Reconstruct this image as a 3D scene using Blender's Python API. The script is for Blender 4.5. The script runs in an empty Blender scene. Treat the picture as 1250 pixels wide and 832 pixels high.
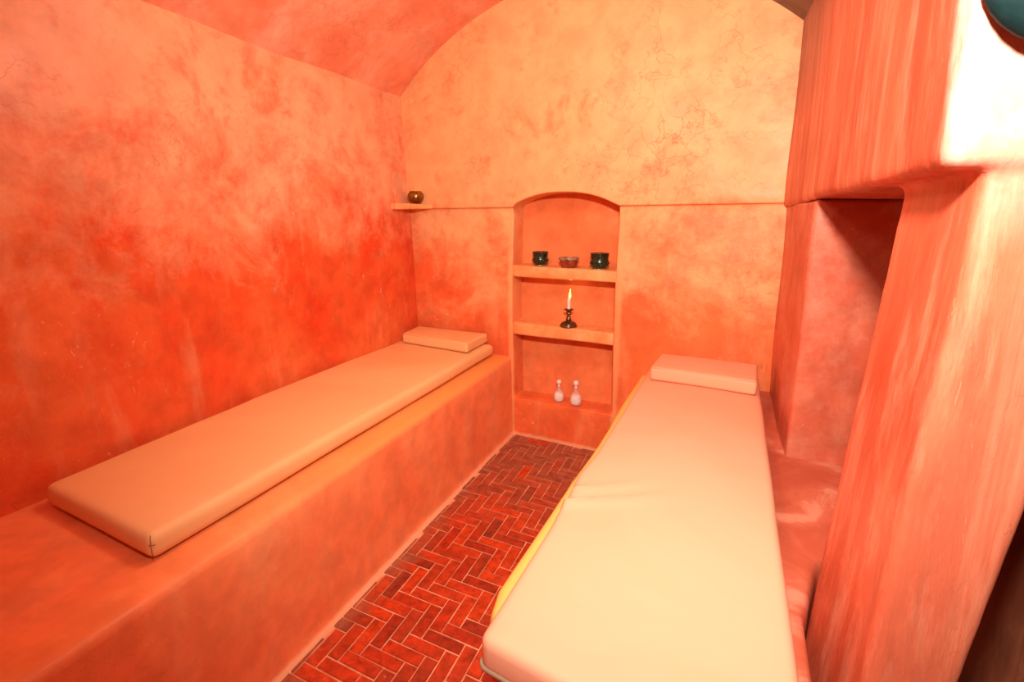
import bpy, bmesh, math, random
from mathutils import Vector, Matrix, noise
random.seed(7)
C = bpy.context.scene.collection
S = 0.8                      # one modelling unit = 0.8 m

# ------------------------------------------------------------------ camera
F_PX, PITCH, YAW, ROLL = 643.026, math.radians(13.139), math.radians(20.971), math.radians(-0.305)
fwd = Vector((-math.sin(YAW)*math.cos(PITCH), math.cos(YAW)*math.cos(PITCH), -math.sin(PITCH)))
rt0 = Vector((math.cos(YAW), math.sin(YAW), 0)); up0 = rt0.cross(fwd)
rt = rt0*math.cos(ROLL) + up0*math.sin(ROLL); up = -rt0*math.sin(ROLL) + up0*math.cos(ROLL)
cam = bpy.data.objects.new('camera', bpy.data.cameras.new('camera')); C.objects.link(cam)
cam.data.sensor_width = 36; cam.data.lens = F_PX/1250*36; cam.data.clip_start = 0.02
m3 = Matrix((rt, up, -fwd)).transposed()
cam.matrix_world = Matrix.Translation((0, 0, 1.5*S)) @ m3.to_4x4()
bpy.context.scene.camera = cam

# ------------------------------------------------------------------ world, lamps, exposure
w = bpy.data.worlds.new('world'); bpy.context.scene.world = w; w.use_nodes = True
w.node_tree.nodes['Background'].inputs[0].default_value = (1.0, .75, .6, 1)
w.node_tree.nodes['Background'].inputs[1].default_value = 0.25
def lamp(name, kind, loc, power, col, size, rot=None):
    d = bpy.data.lights.new(name, kind); d.energy = power; d.color = col
    if kind == 'AREA': d.shape = 'DISK'; d.size = size
    else: d.shadow_soft_size = size
    o = bpy.data.objects.new(name, d); C.objects.link(o); o.location = Vector(loc)*S
    if rot: o.rotation_euler = rot
    return o
sp = lamp('room_spot', 'SPOT', (.02, .15, 2.08), 150, (1, .87, .74), .06)
sp.rotation_euler = (Vector((-.15, 3.1, .95))-Vector((.02, .15, 2.08))).to_track_quat('-Z', 'Y').to_euler()
sp.data.spot_size = math.radians(130); sp.data.spot_blend = 1.0
lamp('vault_fill', 'POINT', (-.85, 1.75, 2.40), 13, (1, .84, .68), .12)  # added fill light without a fixture, lifts the far walls and vault
ws = lamp('face_fill_spot', 'SPOT', (.85, -.15, 1.75), 4, (1, .93, .88), .05)  # added unseen spot that whitens the end face of the lintel
ws.rotation_euler = (Vector((.58, 1.05, 2.08))-Vector((.85, -.15, 1.75))).to_track_quat('-Z', 'Y').to_euler()
ws.data.spot_size = math.radians(54); ws.data.spot_blend = .9
vs = bpy.context.scene.view_settings
vs.view_transform = 'Standard'; vs.look = 'None'; vs.exposure = 0.32; vs.gamma = 1; vs.use_curve_mapping = False
bpy.context.scene.cycles.max_bounces = 8
bpy.context.scene.cycles.use_denoising = True

# ------------------------------------------------------------------ materials
def nmat(name):
    m = bpy.data.materials.new(name); m.use_nodes = True
    return m, m.node_tree.nodes, m.node_tree.links, m.node_tree.nodes['Principled BSDF']
def nz(N, L, vec, scale, detail=6, rough=.6, dist=0.0):
    n = N.new('ShaderNodeTexNoise'); n.inputs['Scale'].default_value = scale; n.inputs['Detail'].default_value = detail
    n.inputs['Roughness'].default_value = rough; n.inputs['Distortion'].default_value = dist
    L.new(vec, n.inputs['Vector']); return n.outputs['Fac']
def ramp(N, L, fac, stops):
    r = N.new('ShaderNodeValToRGB'); e = r.color_ramp.elements
    while len(e) < len(stops): e.new(.5)
    for k, (p, c) in enumerate(stops): e[k].position = p; e[k].color = (c if len(c) == 4 else (*c, 1)) if not isinstance(c, (int, float)) else (c, c, c, 1)
    L.new(fac, r.inputs[0]); return r.outputs[0]
def mixc(N, L, fac, a, b, mode='MIX'):
    m = N.new('ShaderNodeMix'); m.data_type = 'RGBA'; m.blend_type = mode
    for s, v in ((m.inputs[0], fac), (m.inputs[6], a), (m.inputs[7], b)):
        if hasattr(v, 'links'): L.new(v, s)
        elif isinstance(v, (int, float)): s.default_value = v
        else: s.default_value = (*v, 1)
    return m.outputs[2]
def maths(N, L, op, a, b=None, clamp=False):
    m = N.new('ShaderNodeMath'); m.operation = op; m.use_clamp = clamp
    for s, v in ((m.inputs[0], a), (m.inputs[1], b)):
        if v is None: continue
        if hasattr(v, 'links'): L.new(v, s)
        else: s.default_value = v
    return m.outputs[0]
def coords(N, L, sc=(1, 1, 1)):
    g = N.new('ShaderNodeNewGeometry'); mp = N.new('ShaderNodeMapping'); mp.inputs['Scale'].default_value = sc
    L.new(g.outputs['Position'], mp.inputs['Vector']); return mp.outputs[0], g
def plaster(name, deep, mid, pale, bloom=.5, stretch=(1, 1, 1), rough=.42, zfade=None, bump=.25, specks=.3, tint=None, seed=0, paleamt=1.0, crack=.35):
    """polished lime plaster: clouded pigment, pale mineral bloom, pits, fine trowel relief"""
    m, N, L, B = nmat(name)
    v, g = coords(N, L, stretch)
    mp2 = N.new('ShaderNodeMapping'); mp2.inputs['Location'].default_value = (seed*3.1, seed*1.7, seed*2.3); L.new(v, mp2.inputs['Vector']); v = mp2.outputs[0]
    base = ramp(N, L, nz(N, L, v, 1.7, 9, .66, .25), [(.36, deep), (.62, mid)])
    bl = nz(N, L, v, 3.4, 12, .74, .25)
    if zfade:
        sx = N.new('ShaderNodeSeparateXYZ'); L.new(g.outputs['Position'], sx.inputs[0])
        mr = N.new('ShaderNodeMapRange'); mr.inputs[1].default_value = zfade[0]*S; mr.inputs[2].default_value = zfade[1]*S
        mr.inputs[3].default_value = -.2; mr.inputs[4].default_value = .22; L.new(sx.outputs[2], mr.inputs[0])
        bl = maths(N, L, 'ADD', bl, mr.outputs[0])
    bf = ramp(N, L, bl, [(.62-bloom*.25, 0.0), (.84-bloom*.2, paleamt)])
    c = mixc(N, L, bf, base, pale)
    drip = N.new('ShaderNodeMapping'); drip.inputs['Scale'].default_value = (7, 7, 1.6); L.new(v, drip.inputs['Vector'])
    dr = ramp(N, L, nz(N, L, drip.outputs[0], 1.1, 6, .6, .1), [(.54, 0.0), (.68, .35)])
    c = mixc(N, L, dr, c, pale)
    med = ramp(N, L, nz(N, L, v, 9, 6, .6, .1), [(.36, .86), (.6, 1.06)])
    c = mixc(N, L, 1.0, c, med, 'MULTIPLY')
    # darker fingers where water ran and hands rubbed the pigment
    rub = ramp(N, L, nz(N, L, v, 5.0, 10, .7, .35), [(.55, 0.0), (.66, .5)])
    c = mixc(N, L, rub, c, deep)
    # tiny whitish specks of salt
    sp = ramp(N, L, nz(N, L, v, 38, 4, .7, .8), [(.63, 0.0), (.72, 1.0)])
    spm = ramp(N, L, nz(N, L, v, 3.2, 3, .5), [(.48, 0.0), (.66, specks)])
    c = mixc(N, L, maths(N, L, 'MULTIPLY', sp, spm), c, tuple(min(1, x*1.25+.08) for x in pale))
    rr = ramp(N, L, nz(N, L, v, 6, 5, .6), [(.3, max(.1, rough-.12)), (.7, rough+.15)])
    L.new(rr, B.inputs['Roughness']); B.inputs['Specular IOR Level'].default_value = .35
    h1 = nz(N, L, v, 14, 9, .68, .5); h2 = nz(N, L, v, 3.2, 5, .5)
    cr = N.new('ShaderNodeTexVoronoi'); cr.feature = 'DISTANCE_TO_EDGE'; cr.inputs['Scale'].default_value = 9
    dv = N.new('ShaderNodeVectorMath'); dv.operation = 'MULTIPLY_ADD'
    nc = N.new('ShaderNodeTexNoise'); nc.inputs['Scale'].default_value = 7; nc.inputs['Detail'].default_value = 6; L.new(v, nc.inputs['Vector'])
    L.new(nc.outputs['Color'], dv.inputs[0]); dv.inputs[1].default_value = (.35, .35, .35); L.new(v, dv.inputs[2]); L.new(dv.outputs[0], cr.inputs['Vector'])
    pit = ramp(N, L, cr.outputs['Distance'], [(0, 0.0), (.022, 1.0)])
    pm = ramp(N, L, nz(N, L, v, 2.3, 3), [(.5, 1.0), (.66, 0.0)])
    pit = maths(N, L, 'MAXIMUM', pit, pm)
    if crack:
        cm = maths(N, L, 'SUBTRACT', 1.0, pit); cm = maths(N, L, 'MULTIPLY', cm, crack)
        c = mixc(N, L, cm, c, tuple(x*.45 for x in deep))
    if tint: c = tint(N, L, g, c)
    L.new(c, B.inputs['Base Color'])
    hh = maths(N, L, 'ADD', maths(N, L, 'MULTIPLY', h1, .35), maths(N, L, 'ADD', h2, maths(N, L, 'MULTIPLY', pit, .22)))
    b = N.new('ShaderNodeBump'); b.inputs['Strength'].default_value = bump; b.inputs['Distance'].default_value = .02
    L.new(hh, b.inputs['Height']); L.new(b.outputs[0], B.inputs['Normal'])
    return m
DEEP, MID, PALE = (.78, .085, .018), (.80, .19, .055), (.86, .40, .17)
M = {}
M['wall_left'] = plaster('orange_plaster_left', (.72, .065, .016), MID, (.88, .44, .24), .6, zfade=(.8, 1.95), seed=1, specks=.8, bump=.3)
def corner_shade(N, L, g, c):   # shade painted dark into the corner of the vault above the lintel
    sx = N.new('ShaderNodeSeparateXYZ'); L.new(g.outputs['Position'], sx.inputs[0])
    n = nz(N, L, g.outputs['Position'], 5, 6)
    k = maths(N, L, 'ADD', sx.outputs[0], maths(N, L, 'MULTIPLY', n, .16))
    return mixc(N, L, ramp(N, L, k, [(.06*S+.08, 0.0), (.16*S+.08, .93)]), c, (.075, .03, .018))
M['vault'] = plaster('vault_plaster', (.88, .27, .14), (.90, .38, .23), (.92, .55, .40), .6, seed=3, bump=.35, tint=corner_shade)
def lit_face(N, L, g, c):   # strong light painted white into the face towards the entrance, pinker pier below
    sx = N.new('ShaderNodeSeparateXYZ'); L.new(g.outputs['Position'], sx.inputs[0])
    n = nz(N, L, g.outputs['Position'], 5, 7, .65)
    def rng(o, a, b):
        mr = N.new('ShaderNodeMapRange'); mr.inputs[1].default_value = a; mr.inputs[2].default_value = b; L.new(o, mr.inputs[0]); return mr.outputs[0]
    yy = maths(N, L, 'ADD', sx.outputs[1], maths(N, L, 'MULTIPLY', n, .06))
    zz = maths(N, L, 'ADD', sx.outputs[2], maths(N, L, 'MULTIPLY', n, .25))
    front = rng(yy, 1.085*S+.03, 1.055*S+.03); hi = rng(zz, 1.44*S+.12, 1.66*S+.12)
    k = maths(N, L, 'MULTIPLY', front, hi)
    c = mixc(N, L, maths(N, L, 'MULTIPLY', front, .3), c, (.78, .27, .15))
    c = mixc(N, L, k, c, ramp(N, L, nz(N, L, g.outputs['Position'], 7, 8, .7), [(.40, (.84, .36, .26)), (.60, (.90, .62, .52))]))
    up_ = rng(maths(N, L, 'ADD', zz, maths(N, L, 'MULTIPLY', sx.outputs[1], .22)), 1.98*S+.5, 2.40*S+.5)   # browner towards the top
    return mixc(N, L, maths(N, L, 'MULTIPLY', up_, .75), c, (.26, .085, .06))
M['right'] = plaster('streaked_plaster', (.48, .07, .03), (.68, .14, .065), (.80, .33, .20), .5, stretch=(4.5, 2.6, .55), seed=4, specks=.6, bump=.28, crack=.2, tint=lit_face)
M['pier'] = plaster('rubbed_plaster', (.58, .10, .04), (.72, .17, .075), (.82, .38, .22), .55, stretch=(2.2, 2.2, .55), seed=5, specks=.6, bump=.22)
M['dark'] = plaster('dark_brown_plaster', (.10, .035, .02), (.26, .075, .035), (.4, .16, .08), .3, stretch=(2, 2, .6), seed=6)  # dark brown plaster for the recess infill and side wall
M['jamb'] = plaster('jamb_plaster', (.50, .085, .04), (.62, .14, .07), (.68, .26, .16), .5, seed=7, specks=.5)
M['ledge'] = plaster('recess_floor_plaster', (.46, .09, .045), (.60, .16, .08), (.72, .34, .23), .7, seed=9, bump=.3)
M['niche'] = plaster('niche_plaster', (.84, .20, .06), (.86, .27, .10), (.88, .38, .16), .3, seed=10, specks=.15, bump=.15)
M['shelf'] = plaster('shelf_plaster', (.82, .24, .06), (.86, .36, .11), (.90, .55, .24), .85, seed=11, bump=.45, specks=.6)

def edge_mask(N, L, sx, n, k):
    a = ramp(N, L, k, [(.545*S+.02, 0.0), (.56*S+.025, .85)])
    mr = N.new('ShaderNodeMapRange'); mr.inputs[1].default_value = -1.50*S+.06; mr.inputs[2].default_value = -1.36*S+.06
    L.new(maths(N, L, 'ADD', sx.outputs[0], maths(N, L, 'MULTIPLY', n, .12)), mr.inputs[0])
    m2 = N.new('ShaderNodeMapRange'); m2.inputs[1].default_value = 1.0*S+.3; m2.inputs[2].default_value = 1.9*S+.3; m2.inputs[3].default_value = .25
    L.new(maths(N, L, 'ADD', sx.outputs[1], maths(N, L, 'MULTIPLY', n, .6)), m2.inputs[0])
    return maths(N, L, 'MULTIPLY', maths(N, L, 'MULTIPLY', a, mr.outputs[0]), m2.outputs[0])
def niche_edge(N, L, g, c):     # paler rubbed margin of plaster beside the niche opening
    sx = N.new('ShaderNodeSeparateXYZ'); L.new(g.outputs['Position'], sx.inputs[0])
    n = nz(N, L, g.outputs['Position'], 9, 6, .65); m = None
    for x0 in (-1.268, -.532):
        d = maths(N, L, 'ABSOLUTE', maths(N, L, 'SUBTRACT', sx.outputs[0], x0*S))
        d = maths(N, L, 'ADD', d, maths(N, L, 'MULTIPLY', n, .03))
        mr = N.new('ShaderNodeMapRange'); mr.inputs[1].default_value = .038; mr.inputs[2].default_value = .022; mr.inputs[4].default_value = .6; L.new(d, mr.inputs[0])
        m = mr.outputs[0] if m is None else maths(N, L, 'MAXIMUM', m, mr.outputs[0])
    zr = N.new('ShaderNodeMapRange'); zr.inputs[1].default_value = 1.58*S; zr.inputs[2].default_value = 1.54*S; L.new(sx.outputs[2], zr.inputs[0])
    return mixc(N, L, maths(N, L, 'MULTIPLY', m, zr.outputs[0]), c, (.88, .45, .19))
def foot(N, L, g, c):     # pale line of lime mortar smeared along the foot
    sx = N.new('ShaderNodeSeparateXYZ'); L.new(g.outputs['Position'], sx.inputs[0])
    k = maths(N, L, 'ADD', sx.outputs[2], maths(N, L, 'MULTIPLY', nz(N, L, g.outputs['Position'], 16, 5), .022))
    mr = N.new('ShaderNodeMapRange'); mr.inputs[1].default_value = .030; mr.inputs[2].default_value = .018; mr.inputs[4].default_value = .85; L.new(k, mr.inputs[0])
    return mixc(N, L, mr.outputs[0], c, (.88, .46, .26))
def bench_yellow(N, L, g, c):  # worn ochre along the top where the pigment has gone
    sx = N.new('ShaderNodeSeparateXYZ'); L.new(g.outputs['Position'], sx.inputs[0])
    n = nz(N, L, g.outputs['Position'], 4, 6, .7)
    k = maths(N, L, 'ADD', sx.outputs[2], maths(N, L, 'MULTIPLY', n, .05))
    return mixc(N, L, edge_mask(N, L, sx, n, k), c, (.86, .36, .09))
M['bench'] = plaster('bench_plaster', (.93, .24, .085), (.95, .33, .13), (.95, .42, .19), .3, seed=8, specks=.2, bump=.12, crack=.08, tint=lambda *a: foot(*a[:3], bench_yellow(*a)))
def edge_ochre(N, L, g, c):
    sx = N.new('ShaderNodeSeparateXYZ'); L.new(g.outputs['Position'], sx.inputs[0])
    n = nz(N, L, g.outputs['Position'], 5, 6, .7)
    a = ramp(N, L, maths(N, L, 'ADD', sx.outputs[2], maths(N, L, 'MULTIPLY', n, .03)), [(.49*S+.015, 0.0), (.54*S+.015, .9)])
    b = ramp(N, L, sx.outputs[0], [(0.0, 1.0), (.12*S, 0.0)])
    c = mixc(N, L, maths(N, L, 'MULTIPLY', a, b), c, (.93, .62, .16))
    # dull rose wash with trowel swirls on the side towards the recess
    n2 = nz(N, L, g.outputs['Position'], 4.5, 6, .6, 1.0)
    rose = ramp(N, L, n2, [(.40, (.50, .10, .05)), (.54, (.60, .15, .08)), (.60, (.70, .27, .17))])
    b2 = ramp(N, L, sx.outputs[0], [(.18*S, 0.0), (.24*S, 1.0)])
    return mixc(N, L, b2, c, rose)
M['wall_back'] = plaster('orange_plaster_back', (.82, .15, .045), (.82, .22, .06), (.88, .46, .20), .75, zfade=(.5, 1.7), seed=2, specks=.9, bump=.35, crack=.42, tint=lambda *a: foot(*a[:3], niche_edge(*a)))
M['bench_right'] = plaster('ochre_bench_plaster', (.78, .12, .03), (.80, .2, .06), (.84, .4, .12), .3, seed=12, specks=.2, bump=.15, tint=edge_ochre)

def brick_mat():
    m, N, L, B = nmat('glazed_red_brick')
    v, g = coords(N, L)
    oi = N.new('ShaderNodeObjectInfo')
    base = ramp(N, L, oi.outputs['Random'], [(0, (.27, .026, .008)), (.2, (.45, .03, .006)), (.5, (.58, .05, .008)), (.8, (.36, .035, .01)), (1, (.66, .06, .008))])
    mot = ramp(N, L, nz(N, L, v, 30, 6, .7, .5), [(.35, .55), (.6, 1.1)])
    c = mixc(N, L, 1.0, base, mot, 'MULTIPLY')
    sx = N.new('ShaderNodeSeparateXYZ'); L.new(g.outputs['Position'], sx.inputs[0])
    n = nz(N, L, v, 7, 6, .7)
    # dusty lime film along the far wall and the foot of the bench
    far = ramp(N, L, maths(N, L, 'ADD', sx.outputs[1], maths(N, L, 'MULTIPLY', n, .5)), [(0.0, 0.0), (1.0, 1.0)])
    mr = N.new('ShaderNodeMapRange'); mr.inputs[1].default_value = 2.05*S+.25; mr.inputs[2].default_value = 2.95*S+.25; mr.inputs[3].default_value = 0; mr.inputs[4].default_value = .85
    L.new(maths(N, L, 'ADD', sx.outputs[1], maths(N, L, 'MULTIPLY', n, .5)), mr.inputs[0])
    mr2 = N.new('ShaderNodeMapRange'); mr2.inputs[1].default_value = -1.13*S+.10; mr2.inputs[2].default_value = -1.24*S+.10; mr2.inputs[3].default_value = 0; mr2.inputs[4].default_value = .9
    L.new(maths(N, L, 'ADD', sx.outputs[0], maths(N, L, 'MULTIPLY', n, .2)), mr2.inputs[0])
    fm = maths(N, L, 'MAXIMUM', mr.outputs[0], mr2.outputs[0])
    keep = ramp(N, L, oi.outputs['Random'], [(.0, .95), (.9, .8), (.96, .1)])
    fm = maths(N, L, 'MULTIPLY', fm, keep)
    dust = ramp(N, L, nz(N, L, v, 22, 6, .7), [(.35, (.20, .065, .03)), (.65, (.42, .17, .09))])
    c = mixc(N, L, fm, c, dust)
    lime = ramp(N, L, nz(N, L, v, 60, 3, .6), [(.66, 0.0), (.74, .5)])
    c = mixc(N, L, lime, c, (.6, .25, .13))
    L.new(c, B.inputs['Base Color'])
    L.new(ramp(N, L, nz(N, L, v, 12, 5), [(.3, .28), (.7, .5)]), B.inputs['Roughness'])
    b = N.new('ShaderNodeBump'); b.inputs['Strength'].default_value = .3; b.inputs['Distance'].default_value = .004
    L.new(nz(N, L, v, 45, 6, .7), b.inputs['Height']); L.new(b.outputs[0], B.inputs['Normal'])
    return m
M['brick'] = brick_mat()
def simple(name, col, rough=.5, metal=0, spec=.5, noise_scale=None, col2=None, bump=0, trans=0, ior=1.45, emit=None, es=0, coat=0, stops=(.4, .62)):
    m, N, L, B = nmat(name)
    v, g = coords(N, L)
    if noise_scale: L.new(ramp(N, L, nz(N, L, v, noise_scale, 6, .65, .5), [(stops[0], col), (stops[1], col2)]), B.inputs['Base Color'])
    else: B.inputs['Base Color'].default_value = (*col, 1)
    B.inputs['Roughness'].default_value = rough; B.inputs['Metallic'].default_value = metal; B.inputs['Specular IOR Level'].default_value = spec
    B.inputs['Transmission Weight'].default_value = trans; B.inputs['IOR'].default_value = ior; B.inputs['Coat Weight'].default_value = coat
    if emit: B.inputs['Emission Color'].default_value = (*emit, 1); B.inputs['Emission Strength'].default_value = es
    if bump:
        b = N.new('ShaderNodeBump'); b.inputs['Strength'].default_value = bump; b.inputs['Distance'].default_value = .003
        L.new(nz(N, L, v, (noise_scale or 20)*3, 6, .6), b.inputs['Height']); L.new(b.outputs[0], B.inputs['Normal'])
    return m
M['mortar'] = simple('pale_mortar', (.62, .22, .10), .85, noise_scale=14, col2=(.82, .42, .24), bump=.5)
M['vinyl'] = simple('cream_vinyl', (.91, .42, .25), .5, noise_scale=1.3, col2=(.92, .47, .30), bump=.05, spec=.3)
M['vinyl_left'] = simple('cream_vinyl_tan', (.86, .50, .22), .5, noise_scale=1.4, col2=(.88, .56, .26), bump=.05, spec=.3)
M['piping'] = simple('greyed_piping', (.34, .24, .15), .6)
M['thread'] = simple('brown_thread', (.36, .13, .045), .8)
M['green'] = simple('green_glazed_metal', (.002, .016, .008), .22, .3, .6, 40, (.01, .05, .022), .3, coat=.6)
M['copper'] = simple('copper_glaze', (.42, .10, .04), .25, .6, .6, 40, (.22, .05, .02), .2, coat=.4)
M['grey_rim'] = simple('worn_grey_rim', (.50, .34, .22), .35, .4, .5, 60, (.16, .11, .07), .4)
M['brass'] = simple('dark_brass', (.22, .12, .03), .22, .95, .5, 30, (.42, .25, .07), .2)
M['bronze'] = simple('patinated_bronze', (.07, .06, .03), .26, .85, .5, 40, (.30, .18, .08), .3)
M['wax'] = simple('white_wax', (.90, .80, .70), .45)
M['flame'] = simple('candle_flame', (1, .8, .3), .5, emit=(1, .62, .12), es=2.6)
M['wick'] = simple('charred_wick', (.02, .015, .01), .9)
M['glass'] = simple('clear_glass', (1, .98, .97), .02, trans=1, ior=1.16)
_b = M['glass'].node_tree.nodes['Principled BSDF']; _b.inputs['Alpha'].default_value = .22; _b.inputs['Transmission Weight'].default_value = .3; _b.inputs['Roughness'].default_value = .05
M['salt'] = simple('white_bath_salt', (.88, .74, .66), .7, noise_scale=90, col2=(.95, .86, .8), bump=.5)
M['teal'] = simple('dark_teal_metal', (.002, .014, .015), .75, 0, .15, 12, (.01, .028, .028), .2)

# ------------------------------------------------------------------ mesh helpers
def obj(name, verts, faces, mat, parent=None, smooth=True, loc=None, label=None, bevel=None):
    me = bpy.data.meshes.new(name)
    o = bpy.data.objects.new(name, me); C.objects.link(o)
    off = Vector((0, 0, 0))
    if parent is not None: o.parent = parent; off = parent_origin(parent)
    elif loc is not None: off = Vector(loc)*S; o.location = off
    me.from_pydata([tuple(Vector(v)*S - off) for v in verts], [], faces)
    me.materials.append(M[mat]); me.update()
    bm = bmesh.new(); bm.from_mesh(me); bmesh.ops.remove_doubles(bm, verts=bm.verts, dist=.0004)
    bmesh.ops.recalc_face_normals(bm, faces=bm.faces)
    for f in bm.faces: f.smooth = smooth
    bm.to_mesh(me); bm.free()
    if bevel:
        b = o.modifiers.new('bevel', 'BEVEL'); b.width = bevel*S; b.segments = 3; b.limit_method = 'ANGLE'; b.angle_limit = math.radians(40)
    if label: o['label'] = label
    return o
def parent_origin(p):
    v = Vector((0, 0, 0))
    while p is not None: v = v + p.location; p = p.parent
    return v
def thing(name, label, cat, loc, group=None):
    o = bpy.data.objects.new(name, None); C.objects.link(o); o.location = Vector(loc)*S; o.empty_display_size = .05
    return tag(o, label, cat, group)
def tag(o, label, cat, group=None):
    o['label'] = label; o['category'] = cat
    if group: o['group'] = group
    return o
def struct(o): o['kind'] = 'structure'; return o
def n3(x, y, z, f=1.0, seed=0): return noise.noise(Vector((x*f+seed*7.3, y*f+seed*3.1, z*f+seed*5.7)))
def hexa_data(c, r=.02, step=.08, disp=None, wob=0, seed=0):
    """rounded block through eight corners c[0..3] bottom (counter-clockwise), c[4..7] top"""
    c = [Vector(p) for p in c]
    Lx = ((c[1]-c[0]).length+(c[2]-c[3]).length)/2; Ly = ((c[3]-c[0]).length+(c[2]-c[1]).length)/2; Lz = sum((c[k+4]-c[k]).length for k in range(4))/4
    r = min(r, Lx*.49, Ly*.49, Lz*.49)
    def ticks(Ln):
        e = [0, r*.3, r*.65, r]; n = max(1, int((Ln-2*r)/step)); mid = [r+(Ln-2*r)*i/n for i in range(n+1)]
        return [0, r*.3, r*.65]+mid+[Ln-r*.65, Ln-r*.3, Ln]
    T = [ticks(Lx), ticks(Ly), ticks(Lz)]; Ls = (Lx, Ly, Lz); V = []; Fc = []; idx = {}
    def vid(i, j, k):
        key = (i, j, k)
        if key not in idx:
            p = Vector((T[0][i], T[1][j], T[2][k])); inn = Vector([min(max(p[a], r), Ls[a]-r) for a in range(3)])
            d = p-inn
            if d.length > 1e-9: p = inn+d.normalized()*min(r, max(abs(x) for x in d) if False else r)
            u, v_, w_ = p.x/Lx, p.y/Ly, p.z/Lz
            bot = (c[0]*(1-u)+c[1]*u)*(1-v_)+(c[3]*(1-u)+c[2]*u)*v_; top = (c[4]*(1-u)+c[5]*u)*(1-v_)+(c[7]*(1-u)+c[6]*u)*v_
            q = bot*(1-w_)+top*w_
            if wob: q = q+Vector((n3(*q, 2.2, seed), n3(*q, 2.2, seed+1), n3(*q, 2.2, seed+2)))*wob
            if disp: q = disp(q, u, v_, w_)
            idx[key] = len(V); V.append(q)
        return idx[key]
    nx, ny, nzz = len(T[0])-1, len(T[1])-1, len(T[2])-1
    for i in range(nx):
        for j in range(ny):
            for k in (0, nzz): Fc.append((vid(i, j, k), vid(i+1, j, k), vid(i+1, j+1, k), vid(i, j+1, k)))
    for i in range(nx):
        for k in range(nzz):
            for j in (0, ny): Fc.append((vid(i, j, k), vid(i+1, j, k), vid(i+1, j, k+1), vid(i, j, k+1)))
    for j in range(ny):
        for k in range(nzz):
            for i in (0, nx): Fc.append((vid(i, j, k), vid(i, j+1, k), vid(i, j+1, k+1), vid(i, j, k+1)))
    return V, Fc
def hexa(name, c, mat, parent=None, r=.02, step=.08, disp=None, wob=0, seed=0, label=None, loc=None):
    V, Fc = hexa_data(c, r, step, disp, wob, seed)
    return obj(name, V, Fc, mat, parent, label=label, loc=loc)
def quad_box(q, z0, z1): return [(x, y, z0) for x, y in q]+[(x, y, z1) for x, y in q]
def lathe(name, prof, at, mat, parent=None, n=28, label=None, loc=None, lean=(0, 0)):
    V, Fc = [], []
    for (r, z) in prof:
        for k in range(n):
            a = 2*math.pi*k/n; V.append((at[0]+r*math.cos(a)+lean[0]*z, at[1]+r*math.sin(a)+lean[1]*z, at[2]+z))
    for i in range(len(prof)-1):
        for k in range(n): Fc.append((i*n+k, i*n+(k+1) % n, (i+1)*n+(k+1) % n, (i+1)*n+k))
    Fc.append(tuple(range(n))[::-1]); Fc.append(tuple((len(prof)-1)*n+k for k in range(n)))
    return obj(name, V, Fc, mat, parent, label=label, loc=loc)
def tube(name, pts, r, mat, parent=None, n=8, label=None):
    V, Fc = [], []; pts = [Vector(p) for p in pts]
    for i, p in enumerate(pts):
        t = (pts[min(i+1, len(pts)-1)]-pts[max(i-1, 0)]).normalized(); a = t.cross(Vector((0, 0, 1)))
        if a.length < .1: a = t.cross(Vector((1, 0, 0)))
        a.normalize(); b = t.cross(a)
        for k in range(n): V.append(p+(a*math.cos(2*math.pi*k/n)+b*math.sin(2*math.pi*k/n))*r)
    for i in range(len(pts)-1):
        for k in range(n): Fc.append((i*n+k, i*n+(k+1) % n, (i+1)*n+(k+1) % n, (i+1)*n+k))
    Fc.append(tuple(range(n))[::-1]); Fc.append(tuple((len(pts)-1)*n+k for k in range(n)))
    return obj(name, V, Fc, mat, parent, label=label)

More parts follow.
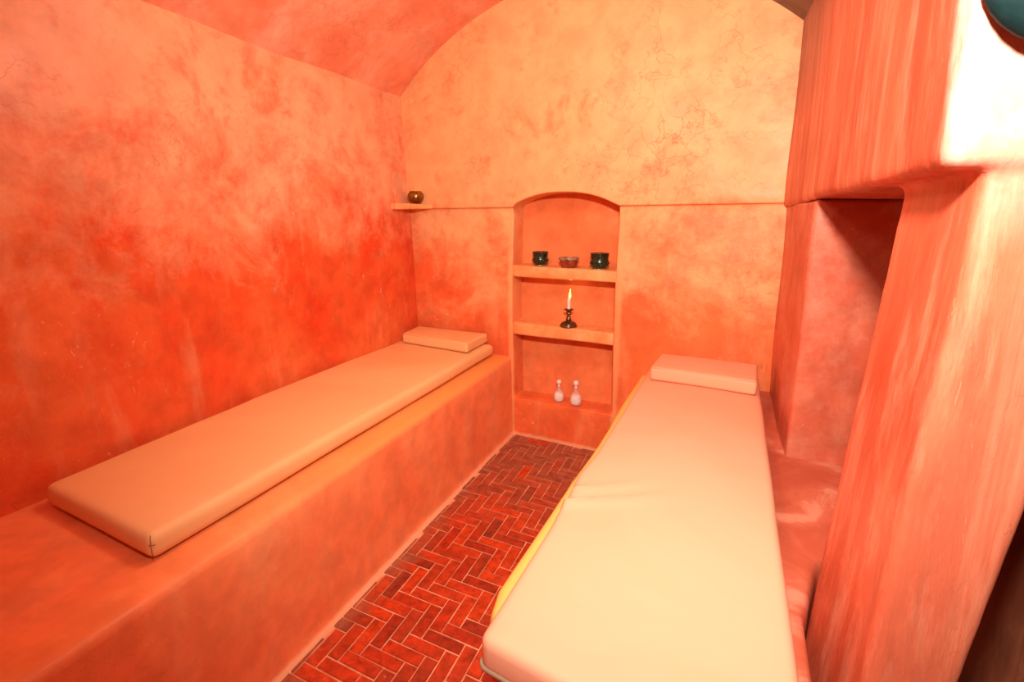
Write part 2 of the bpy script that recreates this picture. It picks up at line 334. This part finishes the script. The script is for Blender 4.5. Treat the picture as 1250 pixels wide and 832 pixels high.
# ------------------------------------------------------------------ the shell
YB, SL = 3.246, -0.131
def yb(x): return YB+SL*(x+.9)
VX, VZ, VR = -.858, 1.02, 1.794                      # centre and radius of the vault
def vault(x): return VZ+math.sqrt(max(0, VR*VR-(x-VX)**2))
ZL = 1.566                                           # height of the ledge line
NX0, NX1, ND = -1.252, -.550, .19                    # niche
def xn0(z): return NX0+.006*math.sin(z*5)
def xn1(z): return NX1+.006*math.sin(z*4+1)
def arch(x):
    u = (x-NX0)/(NX1-NX0); u = min(max(u, 0), 1)
    return 1.566+.082*(1-abs(2*u-1)**2.3)+.010*(1-u)
NZ0 = .268
def back_front(x, z, upper):
    d = n3(x, 0, z, 1.6, 3)*.008+n3(x, 0, z, 5, 4)*.002
    return yb(x)+d-(.026 if upper else 0)
def build_back():
    V, Fc = [], []
    def grid(P):      # P[i][j] points
        o = len(V); m = len(P[0])
        for row in P: V.extend(row)
        for i in range(len(P)-1):
            for j in range(m-1): Fc.append((o+i*m+j, o+(i+1)*m+j, o+(i+1)*m+j+1, o+i*m+j+1))
    lin = lambda a, b, n: [a+(b-a)*i/n for i in range(n+1)]
    # lower wall: left of the niche, right of it, and the sill
    def zl(x): return ZL+.004*n3(x, 0, 0, 3, 9)-.000
    zs = lin(0, NZ0, 6)+lin(NZ0, 1, 26)[1:]
    def lower(x, z): return (x, back_front(x, z, False), z)
    mid = lin(NZ0, ZL, 30)
    grid([[lower(-2.3+(xn0(z)+2.3)*i/24, z) for z in mid] for i in range(25)])
    grid([[lower(xn1(z)+(1.5-xn1(z))*i/44, z) for z in mid] for i in range(45)])
    low = lin(-.06, NZ0, 7)
    xsl = [-2.3+(xn0(NZ0)+2.3)*i/24 for i in range(25)]+[xn0(NZ0)+(xn1(NZ0)-xn0(NZ0))*i/18 for i in range(1, 18)]+[xn1(NZ0)+(1.5-xn1(NZ0))*i/44 for i in range(45)]
    grid([[lower(x, z) for z in low] for x in xsl])
    # upper wall, slightly proud, its lower rim arching over the niche
    xu = [-2.3+(xn0(ZL)+2.3)*i/24 for i in range(24)]+[xn0(ZL)+(xn1(ZL)-xn0(ZL))*i/28 for i in range(29)]+[xn1(ZL)+(1.5-xn1(ZL))*i/44 for i in range(1, 45)]
    def zbot(x): return arch(x) if xn0(ZL) < x < xn1(ZL) else ZL
    def ztop(x): return max(vault(x), 2.3)+.06 if x < .5 else 2.5
    grid([[(x, back_front(x, zbot(x)+(ztop(x)-zbot(x))*j/26, True), zbot(x)+(ztop(x)-zbot(x))*j/26) for j in range(27)] for x in xu])
    # ledge lip between lower and upper wall, soffit of the arch
    def rim(x, y): return (x, y, zbot(x))
    for seg in ([x for x in xu if x <= xn0(ZL)+1e-6], [x for x in xu if x >= xn1(ZL)-1e-6]):
        grid([[lower(x, ZL), (x, back_front(x, ZL, True), ZL)] for x in seg])
    seg = [x for x in xu if xn0(ZL)-1e-6 <= x <= xn1(ZL)+1e-6]
    def yback(x): return yb(x)+ND
    grid([[(x, back_front(x, zbot(x), True), zbot(x)), (x, yb(x)+ND*.5, zbot(x)), (x, yback(x), zbot(x))] for x in seg])
    # jambs
    jz = mid
    for xf in (xn0, xn1):
        grid([[lower(xf(z), z), (xf(z), yb(xf(z))+ND*.5, z), (xf(z), yback(xf(z)), z)] for z in jz])
    # sill inside the niche and the back panel
    xs = [xn0(NZ0)+(xn1(NZ0)-xn0(NZ0))*i/18 for i in range(19)]
    grid([[lower(x, NZ0), (x, yb(x)+ND*.5, NZ0), (x, yback(x), NZ0)] for x in xs])
    o = struct(obj('wall_back', V, Fc, 'wall_back', bevel=.009))
    V2, F2 = [], []
    P = [[(x, yback(x)+n3(x, 1, z, 3, 5)*.004-.002, z) for z in lin(NZ0-.01, 1.68, 24)] for x in lin(NX0-.012, NX1+.012, 16)]
    m = 25
    for r_ in P: V2.extend(r_)
    for i in range(16):
        for j in range(24): F2.append((i*m+j, (i+1)*m+j, (i+1)*m+j+1, i*m+j+1))
    obj('niche_back_panel', V2, F2, 'niche', o, label='smoother orange-red back of the arched niche')
    # two plaster shelves
    for z0l, z0r, z1l, z1r, sd in ((1.116, 1.110, 1.195, 1.180, 31), (.726, .716, .812, .795, 33)):
        a, b = NX0-.01, NX1+.01
        c = [(a, yb(a)+.004, z0l), (b, yb(b)+.004, z0r), (b, yb(b)+ND+.01, z0r), (a, yb(a)+ND+.01, z0l),
             (a, yb(a)+.006, z1l), (b, yb(b)+.006, z1r), (b, yb(b)+ND+.01, z1r), (a, yb(a)+ND+.01, z1l)]
        hexa('shelf', c, 'shelf', o, r=.014, step=.035, wob=.006, seed=sd)
    # small triangular ledge in the left corner
    c = [(-2.13, 3.16, 1.560), (-2.04, 3.15, 1.560), (-1.86, 3.38, 1.566), (-2.13, 3.45, 1.563),
         (-2.13, 3.16, 1.604), (-2.04, 3.15, 1.604), (-1.86, 3.37, 1.592), (-2.13, 3.45, 1.604)]
    hexa('corner_ledge', c, 'shelf', o, r=.010, step=.04, wob=.003, seed=35, label='small wedge of plaster bridging the corner')
    return o
wall_back = build_back()

def sweep(name, prof, y0, yend, mat, n=60, wob=.006, seed=0, bevel=None, smooth=True):
    V, Fc = [], []; m = len(prof)
    for i in range(n+1):
        for (x, z) in prof:
            y = y0+(yend(x)-y0)*i/n
            V.append((x+n3(x, y, z, 1.7, seed)*wob+n3(x, y, z, 6, seed)*wob*.25, y, z+n3(x, y, z, 1.7, seed+4)*(.004 if z < 1 else wob)))
    for i in range(n):
        for j in range(m-1): Fc.append((i*m+j, (i+1)*m+j, (i+1)*m+j+1, i*m+j+1))
    return obj(name, V, Fc, mat, bevel=bevel, smooth=smooth)
def lx(y, z):   # left wall leans and bulges a little
    t = min(1, max(0, (3.3-y)/1.2)); return -2.040-.028*z-.035*t*t*(3-2*t)*max(0, 1-abs(z-.9)/1.6)
V, Fc = [], []
for i in range(61):
    for j in range(41):
        z = -.02+2.36*j/40; y = -.95+(3.52+.95)*i/60
        V.append((lx(y, z)+n3(1, y, z, 1.5, 2)*.008+n3(1, y, z, 6, 6)*.002, y, z))
for i in range(60):
    for j in range(40): Fc.append((i*41+j, i*41+j+1, (i+1)*41+j+1, (i+1)*41+j))
struct(obj('wall_left', V, Fc, 'wall_left'))
vprof = []
for i in range(49):
    x = -2.18+(.40+2.18)*i/48; vprof.append((x, vault(x)))
struct(sweep('ceiling', vprof, -.95, lambda x: yb(x)+.03, 'vault', 60, .010, 12))
# short flat ceiling of the entrance side
struct(hexa('ceiling_side', quad_box([(.30, -1.0), (1.45, -1.0), (1.45, 1.02), (.30, 1.02)], 2.36, 2.5), 'vault', r=.02, step=.2, wob=.004))
struct(hexa('wall_front', quad_box([(-2.3, -1.1), (1.45, -1.1), (1.45, -.93), (-2.3, -.93)], -.05, 2.9), 'wall_left', r=.02, step=.3, wob=.004))
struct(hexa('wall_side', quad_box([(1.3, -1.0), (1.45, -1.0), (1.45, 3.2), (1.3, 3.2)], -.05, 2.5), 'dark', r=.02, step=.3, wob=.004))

# right wall: deep masonry above the recess, the jamb, the splayed pier
def lintel_disp(q, u, v, w_): return q
xr0 = .304
c = [(xr0+.012, 1.057, 1.573), (1.42, 1.06, 1.575), (1.42, 3.2, 1.53), (xr0, 3.13, 1.548),
     (xr0, .86, 2.46), (1.42, .90, 2.46), (1.42, 3.2, 2.46), (xr0, 3.13, 2.46)]
V1, F1 = hexa_data(c, r=.018, step=.07, wob=.012, seed=21)
c = [(.316, 1.05, -.03), (.402, 1.045, -.03), (.44, 1.55, -.03), (.262, 1.315, -.03),
     (.388, 1.062, 1.62), (.604, 1.062, 1.62), (.61, 1.50, 1.62), (.385, 1.45, 1.62)]
def pier_disp(q, u, v, w_):
    return q+Vector((-.010*math.sin(w_*math.pi)*(1-u), 0, 0))
V2, F2 = hexa_data(c, r=.022, step=.05, wob=.008, seed=23, disp=pier_disp)
# lintel wall and pier are one skin of plaster: fused by a voxel remesh
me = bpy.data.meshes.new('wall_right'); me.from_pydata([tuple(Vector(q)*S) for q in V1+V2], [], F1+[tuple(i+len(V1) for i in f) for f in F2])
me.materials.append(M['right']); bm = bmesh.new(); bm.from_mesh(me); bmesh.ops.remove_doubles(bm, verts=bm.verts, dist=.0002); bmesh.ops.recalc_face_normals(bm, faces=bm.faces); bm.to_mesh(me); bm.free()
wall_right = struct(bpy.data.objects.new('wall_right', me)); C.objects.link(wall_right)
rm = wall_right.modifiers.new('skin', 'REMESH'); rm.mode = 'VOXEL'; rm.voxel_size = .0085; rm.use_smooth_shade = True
sm = wall_right.modifiers.new('soften', 'SMOOTH'); sm.factor = .5; sm.iterations = 3
c = [(.322, 2.222, -.03), (1.35, 2.21, -.03), (1.35, 3.2, -.03), (.345, 3.16, -.03),
     (.322, 2.215, 1.56), (1.35, 2.21, 1.56), (1.35, 3.2, 1.56), (.318, 3.13, 1.56)]
hexa('recess_jamb', c, 'jamb', wall_right, r=.018, step=.07, wob=.008, seed=22, label='duller rose plaster jamb behind the dark recess')

c = quad_box([(.40, 1.50), (1.35, 1.50), (1.35, 1.62), (.44, 1.62)], -.03, 1.58)
hexa('recess_infill', c, 'dark', wall_right, r=.01, step=.12, wob=.006, seed=24, label='dark brown plaster set back beside the pier')
hexa('recess_back', quad_box([(1.24, 1.60), (1.34, 1.60), (1.34, 2.25), (1.24, 2.25)], -.03, 1.58), 'jamb', wall_right, r=.01, step=.12, wob=.006, seed=25)

# ------------------------------------------------------------------ floor: mortar bed and herringbone bricks
floor = struct(hexa('floor', quad_box([(-2.3, -1.1), (1.45, -1.1), (1.45, 3.45), (-2.3, 3.45)], -.06, -.004), 'mortar', r=.004, step=.3))
BW, BL, J = .055, .165, .0055
def clip(poly, f):
    out = []
    for i, p in enumerate(poly):
        q = poly[(i+1) % len(poly)]; a, b = f(p), f(q)
        if a >= 0: out.append(p)
        if (a >= 0) != (b >= 0): t = a/(a-b); out.append((p[0]+(q[0]-p[0])*t, p[1]+(q[1]-p[1])*t))
    return out
def area(p): return abs(sum(p[i][0]*p[(i+1) % len(p)][1]-p[(i+1) % len(p)][0]*p[i][1] for i in range(len(p))))/2
cache = {}
def shear(p): return (p[0], p[1]-.125*(p[0]+.99))
def brick(x0, y0, x1, y1):
    P = [shear(p) for p in ((x0+J/2, y0+J/2), (x1-J/2, y0+J/2), (x1-J/2, y1-J/2), (x0+J/2, y1-J/2))]
    full = area(P); ox, oy = shear((x0, y0))
    for f in (lambda p: p[0]+1.258, lambda p: -.40-p[0], lambda p: p[1]-.62, lambda p: yb(p[0])-.012-p[1]): 
        P = clip(P, f)
        if len(P) < 3: return
    if area(P) < full*.06: return
    cut = area(P) < full*.999
    key = None if cut else (x1-x0 > y1-y0, random.randint(0, 2))
    if key not in cache or cut:
        n = len(P); cx = sum(p[0] for p in P)/n; cy = sum(p[1] for p in P)/n
        Vv = []
        jit = [(random.uniform(-.0012, .0012), random.uniform(-.0012, .0012)) for _ in P]
        for z, ins in ((-.022, 0), (-.0025, 0), (0, .0028)):
            for k, p in enumerate(P):
                d = Vector((cx-p[0], cy-p[1])); 
                q = Vector(p)+Vector((math.copysign(min(ins, abs(d.x)*.5), d.x), math.copysign(min(ins, abs(d.y)*.5), d.y)))+Vector(jit[k])
                Vv.append(((q.x-ox)*S, (q.y-oy)*S, (z+random.uniform(-.0006, .0006))*S))
        Ff = [tuple(range(n))[::-1], tuple(range(2*n, 3*n))]
        for l in range(2):
            for k in range(n): Ff.append((l*n+k, l*n+(k+1) % n, (l+1)*n+(k+1) % n, (l+1)*n+k))
        me = bpy.data.meshes.new('brick'); me.from_pydata(Vv, [], Ff); me.materials.append(M['brick']); me.update()
        if not cut: cache[key] = me
    else: me = cache[key]
    o = bpy.data.objects.new('brick', me); C.objects.link(o); o.parent = floor
    o.location = Vector((ox, oy, random.uniform(-.0012, .0016)))*S
nb = 0
for i in range(-6, 13):
    for j in range(-16, 40):
        d = (i-j+5) % 6; x = -1.0125+i*BW; y = 1.363+j*BW
        if d == 0: brick(x, y, x+3*BW, y+BW)
        if d == 5: brick(x, y, x+BW, y+3*BW)

# ------------------------------------------------------------------ masonry benches
ZB = .568
prof = [(-2.12, ZB), (-1.9, ZB+.001), (-1.6, ZB), (-1.42, ZB), (-1.315, ZB-.001), (-1.290, ZB-.006), (-1.276, ZB-.016), (-1.270, ZB-.032),
        (-1.268, .45), (-1.267, .35), (-1.266, .25), (-1.265, .15), (-1.264, .05), (-1.262, .022), (-1.256, .008), (-1.244, .002), (-1.24, -.01)]
o = sweep('plaster_bench', prof, -.95, lambda x: yb(x)+.02, 'bench', 110, .006, 40)
tag(o, 'long orange plaster bench along the left wall, under the tan mattress', 'bench')
# right bench: rounded near-left corner, widening into the recess
top = [(-.375, 3.20), (-.405, 2.3), (-.436, 1.75), (-.462, 1.2), (-.466, 1.10), (-.452, 1.02), (-.415, .955), (-.36, .915), (-.28, .895), (.0, .86), (.20, .84), (.240, .85), (.256, 1.0), (.268, 1.27),
       (.34, 1.52), (.50, 1.56), (1.28, 1.56), (1.28, 2.28), (.40, 2.28), (.40, 3.16)]
def densify(P, st=.06):
    out = []
    for i, p in enumerate(P):
        q = P[(i+1) % len(P)]; n = max(1, int(math.dist(p, q)/st))
        out += [(p[0]+(q[0]-p[0])*k/n, p[1]+(q[1]-p[1])*k/n) for k in range(n)]
    return out
D = densify(top); n = len(D)
Vv, Ff = [], []
nrm = []
for i in range(n):
    a, b = D[i-1], D[(i+1) % n]; t = Vector((b[0]-a[0], b[1]-a[1])).normalized(); nrm.append(Vector((-t.y, t.x)))   # clockwise or not: fixed below
sgn = 1 if sum(D[i][0]*D[(i+1) % n][1]-D[(i+1) % n][0]*D[i][1] for i in range(n)) > 0 else -1
levels = [(-.02, -.002), (.01, -.003), (.03, 0), (.15, 0), (.3, 0), (.42, 0), (.50, 0), (.530, .001), (.548, .006), (.557, .014), (.561, .028)]
for z, ins in levels:
    for k, p in enumerate(D):
        q = Vector(p)+nrm[k]*sgn*ins; w_ = n3(q.x, q.y, z, 2, 44)*.008
        Vv.append((q.x+w_, q.y+w_*.5, z+(n3(q.x, q.y, z, 2, 45)*.003 if z > .5 else 0)))
for l in range(len(levels)-1):
    for k in range(n): Ff.append((l*n+k, l*n+(k+1) % n, (l+1)*n+(k+1) % n, (l+1)*n+k))
Ff.append(tuple((len(levels)-1)*n+k for k in range(n)))
o = obj('plaster_bench', Vv, Ff, 'bench_right')
tag(o, 'orange plaster bench with ochre edge running from the right mattress into the recess', 'bench')

# ------------------------------------------------------------------ mattresses
def mattress(label, quad, z0, z1, mat, r, disp, seed):
    cx = sum(p[0] for p in quad)/4; cy = sum(p[1] for p in quad)/4
    t = thing('mattress', label, 'mattress', (cx, cy, z0), 'slim mattresses on the benches')
    hexa('cover', quad_box(quad, z0, z1), mat, t, r=r, step=.028, disp=disp, wob=.0035, seed=seed)
    return t
def disp_l(q, u, v, w_):
    e = math.sin(math.pi*u)*math.sin(math.pi*v)
    q = q+Vector((-.030*math.sin(math.pi*v)*(1-u), 0, .006*e*w_))
    return q+Vector((0, 0, w_*.0025*n3(q.x, q.y, 0, 5, 50)))
QL = [(-2.015, .925), (-1.392, .842), (-1.385, 3.255), (-2.065, 3.32)]
ml = mattress('long tan-cream mattress on the left bench, against the left wall', QL, ZB+.006, .652, 'vinyl_left', .028, disp_l, 51)
def fold(x, y, x0, y0, x1, y1, wd, h):
    d = Vector((x1-x0, y1-y0)); Ln = d.length; d.normalize(); p = Vector((x-x0, y-y0)); a = p.dot(d)/Ln; b = p.x*-d.y+p.y*d.x
    if a < 0 or a > 1: return 0
    b += .02*math.sin(a*3)
    return h*math.exp(-(b/wd)**2)*(1-a)**1.2*min(1, a*12+.3)
def disp_r(q, u, v, w_):
    e = math.sin(math.pi*u)*math.sin(math.pi*v)
    z = .010*e+fold(q.x, q.y, -.39, 1.42, -.02, 1.60, .013, .024)+fold(q.x, q.y, -.385, 1.49, -.08, 1.68, .012, .016)-fold(q.x, q.y, -.38, 1.455, -.05, 1.64, .012, .010)
    side = -.014*math.exp(-((q.y-1.62)/.12)**2)*(1-u)**6 + .006*math.exp(-((q.y-1.40)/.08)**2)*-(1-u)**6
    return q+Vector((side, 0, w_*z))
QR = [(-.402, .842), (.205, .700), (.272, 3.045), (-.305, 3.125)]
mr_ = mattress('wide cream mattress on the right bench, with a crease near its left edge', QR, .563, .652, 'vinyl', .026, disp_r, 52)
def edge_loop(q, z, off, n=14):
    out = []; cx = sum(p[0] for p in q)/4; cy = sum(p[1] for p in q)/4
    r = .022
    for i in range(4):
        p = Vector(q[i]); a = Vector(q[i-1]); b = Vector(q[(i+1) % 4])
        da = (a-p).normalized(); db = (b-p).normalized()
        for k in range(5):
            t = k/4; out.append(p+da*r*(1-t)**2+db*r*t**2)
        m_ = int((b-p).length/.15)
        for k in range(1, m_): out.append(p+db*(r+((b-p).length-2*r)*k/m_))
    return [(p.x+(-off if p.x < cx else off)*0, p.y, z) for p in out]
lp = edge_loop([(x, y) for x, y in QR], .578, 0); lp.append(lp[0])
tube('piping', lp, .0055, 'piping', mr_, 8, label='greyed cord along the lower edge')
# stitched corner of the left mattress
cn = Vector((-1.392, .842, 0))
st = [(-1.402, .853, .650), (-1.399, .849, .640), (-1.3975, .847, .622), (-1.3975, .847, .600), (-1.399, .849, .580)]
tube('corner_seam', st, .0014, 'thread', ml, 6, label='brown stitched seam at the near corner')
for zz in (.622,):
    tube('stitch', [(-1.414, .8475, zz+.003), (-1.400, .8455, zz), (-1.3935, .857, zz-.001)], .0013, 'thread', ml, 5)

def pillow(label, quad, z0, z1, mat, seed):
    cx = sum(p[0] for p in quad)/4; cy = sum(p[1] for p in quad)/4
    def dp(q, u, v, w_): return q+Vector((0, 0, w_*(.006*math.sin(math.pi*u)*math.sin(math.pi*v)+.002*n3(q.x, q.y, 1, 9, seed))))
    o = hexa('pillow', quad_box(quad, z0, z1), mat, r=.016, step=.025, disp=dp, wob=.004, seed=seed, loc=(cx, cy, z0))
    tag(o, label, 'pillow', 'flat pillows at the heads of the mattresses')
    tube('seam', [(q[0]+(cx-q[0])*.012, q[1]+(cy-q[1])*.012, z1-.006) for q in (quad[0], ((quad[0][0]+quad[1][0])/2, (quad[0][1]+quad[1][1])/2), quad[1])], .0018, mat, o, 6)
    return o
pillow('flat tan pillow on the left mattress, in the corner of the walls', [(-2.000, 3.075), (-1.432, 2.935), (-1.432, 3.265), (-2.025, 3.335)], .6575, .724, 'vinyl_left', 61)
pillow('flat cream pillow at the head of the right mattress, below the plain wall', [(-.277, 2.765), (.235, 2.672), (.258, 3.000), (-.250, 3.085)], .6585, .731, 'vinyl', 62)

# ------------------------------------------------------------------ things in the niche
def zshelf1(x): u = (x-NX0)/(NX1-NX0); return 1.1955-.015*u
def zshelf2(x): u = (x-NX0)/(NX1-NX0); return .8125-.017*u
def cup(x, label, k):
    y = yb(x)+.075; z = zshelf1(x)+.001
    t = thing('cup', label, 'cup', (x, y, z), 'dark green cups on the upper niche shelf')
    lathe('bowl', [(p[0]*k, p[1]*k) for p in [(.030, 0), (.036, .002), (.037, .006), (.046, .014), (.0525, .028), (.053, .042), (.049, .056), (.0475, .060), (.0495, .064), (.051, .074), (.052, .084),
                   (.0535, .088), (.052, .090), (.049, .088), (.047, .074), (.045, .060), (.047, .04), (.038, .018), (.01, .012)]], (x, y, z), 'green', t)
    lathe('rim', [(p[0]*k, p[1]*k) for p in [(.0505, .0865), (.0540, .0865), (.0548, .089), (.0535, .0915), (.0505, .0915), (.0498, .089)]], (x, y, z), 'green', t)
    lathe('foot_ring', [(p[0]*k, p[1]*k) for p in [(.034, 0), (.038, 0), (.039, .004), (.036, .007), (.030, .007)]], (x, y, z), 'grey_rim', t, label='worn pale foot ring')
    # embossed band of small bosses round the belly
    for a in range(14):
        an = a*2*math.pi/14; px, py, pz = x+.0525*k*math.cos(an), y+.0525*k*math.sin(an), z+.036*k
        lathe('boss', [(.0005, -.005*k), (.0035*k, -.0035*k), (.005*k, 0), (.0035*k, .0035*k), (.0005, .005*k)], (px, py, pz), 'green', t, n=8)
    return t
cup(-1.078, 'dark green metal cup nearest the left side of the niche', 1.0)
cup(-.673, 'larger dark green metal cup at the right side of the niche', 1.10)
x = -.872; y = yb(x)+.06; z = zshelf1(x)+.001
t = thing('bowl', 'low copper-coloured bowl with grey rim between the two green cups', 'bowl', (x, y, z))
lathe('body', [(.030, 0), (.044, .001), (.050, .006), (.0545, .018), (.0565, .034), (.0575, .046), (.0590, .050), (.0560, .050), (.0545, .034), (.050, .016), (.03, .009), (.005, .008)], (x, y, z), 'copper', t, 36)
lathe('rim', [(.0575, .047), (.0625, .050), (.0645, .055), (.0640, .062), (.0610, .065), (.0580, .062), (.0570, .054)], (x, y, z), 'grey_rim', t, 36, label='beaded grey rim')
for a in range(22):
    an = a*2*math.pi/22
    lathe('bead', [(.0005, -.0035), (.0028, -.0025), (.0038, 0), (.0028, .0025), (.0005, .0035)], (x+.0635*math.cos(an), y+.0635*math.sin(an), z+.0575), 'grey_rim', t, n=6)
# candle
x = -.866; y = yb(x)+.055; z = zshelf2(x)+.001
t = thing('candlestick', 'small bronze candlestick on the middle niche shelf', 'candlestick', (x, y, z))
lathe('base', [(.050, 0), (.056, .001), (.058, .005), (.055, .010), (.053, .013), (.054, .016), (.046, .026), (.034, .034), (.022, .039), (.016, .042)], (x, y, z), 'bronze', t, 32)
lathe('stem', [(.016, .041), (.019, .046), (.016, .052), (.0125, .062), (.011, .074), (.0125, .080), (.017, .084), (.0185, .089), (.015, .094), (.012, .098), (.015, .101)], (x, y, z), 'bronze', t, 28)
lathe('drip_cup', [(.014, .100), (.018, .103), (.024, .108), (.031, .112), (.033, .116), (.030, .117), (.022, .113), (.014, .112), (.0135, .118), (.012, .118)], (x, y, z), 'bronze', t, 28)
cz = z+.1125
t = thing('candle', 'white lit candle standing in the bronze candlestick', 'candle', (x, y, cz))
lathe('wax', [(.0105, 0), (.0112, .002), (.0108, .03), (.0105, .060), (.0098, .068), (.007, .070), (.002, .068)], (x, y, cz), 'wax', t, 20)
tube('wick', [(x, y, cz+.067), (x+.0005, y, cz+.075), (x+.002, y, cz+.081)], .0011, 'wick', t, 6)
lathe('flame', [(.0015, .070), (.0065, .076), (.0085, .084), (.0078, .096), (.0055, .110), (.0028, .124), (.0006, .138)], (x, y, cz), 'flame', t, 16, lean=(.055, 0))
pl = lamp('candle_light', 'POINT', (x+.004, y-.01, cz+.16), .07, (1, .6, .25), .008)
# bottles
def bottle(x, dy, k, label):
    y = yb(x)+dy; z = NZ0+.0025
    t = thing('bottle', label, 'bottle', (x, y, z), 'small glass bottles of white salt on the niche floor')
    body = [(.020, 0), (.029, .001), (.033, .005), (.0365, .018), (.0372, .034), (.035, .052), (.029, .066), (.019, .078), (.0125, .088), (.0115, .102), (.0135, .106), (.0155, .110), (.0150, .114)]
    inner = [(max(.004, r-.0035), zz if i else .004) for i, (r, zz) in enumerate(body)]; inner[1] = (.027, .005); inner[0] = (.004, .0045)
    prof = [(r*k, zz*k) for r, zz in body]+[(r*k, zz*k) for r, zz in reversed(inner)]
    lathe('glass', prof, (x, y, z), 'glass', t, 28)
    fill = [(.004, .0055), (.024, .006), (.0285, .010), (.0325, .020), (.0330, .034), (.0312, .048), (.027, .060), (.016, .063), (.003, .064)]
    lathe('salt', [(r*k, zz*k) for r, zz in fill], (x, y, z), 'salt', t, 24, label='white salt filling the lower half')
    st_ = [(.004, .104), (.0085, .105), (.0095, .115), (.0075, .119), (.010, .124), (.0155, .131), (.0170, .139), (.0150, .147), (.0095, .153), (.002, .155)]
    lathe('stopper', [(r*k, zz*k) for r, zz in st_], (x, y, z), 'wax', t, 24, label='pale ball stopper')
bottle(-.932, .075, 1.00, 'left of the two small glass bottles, the slimmer one')
bottle(-.805, .060, 1.10, 'right of the two small glass bottles, the broader one')
# brass pot on the corner ledge
x, y, z = -1.995, 3.335, 1.605
t = thing('brass_pot', 'round dark brass pot on the corner ledge at the left wall', 'pot', (x, y, z))
lathe('body', [(.030, 0), (.036, .002), (.047, .012), (.0555, .028), (.0580, .042), (.056, .056), (.050, .068), (.043, .075), (.039, .076), (.038, .073), (.044, .066), (.051, .05), (.051, .03), (.03, .01), (.003, .008)], (x, y, z), 'brass', t, 36)
lathe('rim', [(.037, .074), (.042, .074), (.0435, .077), (.0415, .080), (.037, .080), (.0355, .077)], (x, y, z), 'brass', t, 36)
# rounded teal cover high on the near face of the right wall
x, z = .425, 1.832
V, Fc = [], []; nn = 32
prof = [(.118, 0), (.120, .012), (.112, .024), (.095, .034), (.06, .042), (.02, .045)]
for r, d in prof:
    for k in range(nn): V.append((x+r*math.cos(2*math.pi*k/nn), 0.990-d, z+r*math.sin(2*math.pi*k/nn)*.95))
for i in range(len(prof)-1):
    for k in range(nn): Fc.append((i*nn+k, i*nn+(k+1) % nn, (i+1)*nn+(k+1) % nn, (i+1)*nn+k))
Fc.append(tuple((len(prof)-1)*nn+k for k in range(nn))); Fc.append(tuple(range(nn)))
o = obj('vent_cover', V, Fc, 'teal', loc=(x, .99, z)); tag(o, 'dark teal rounded cover high on the pale plaster at upper right', 'cover')
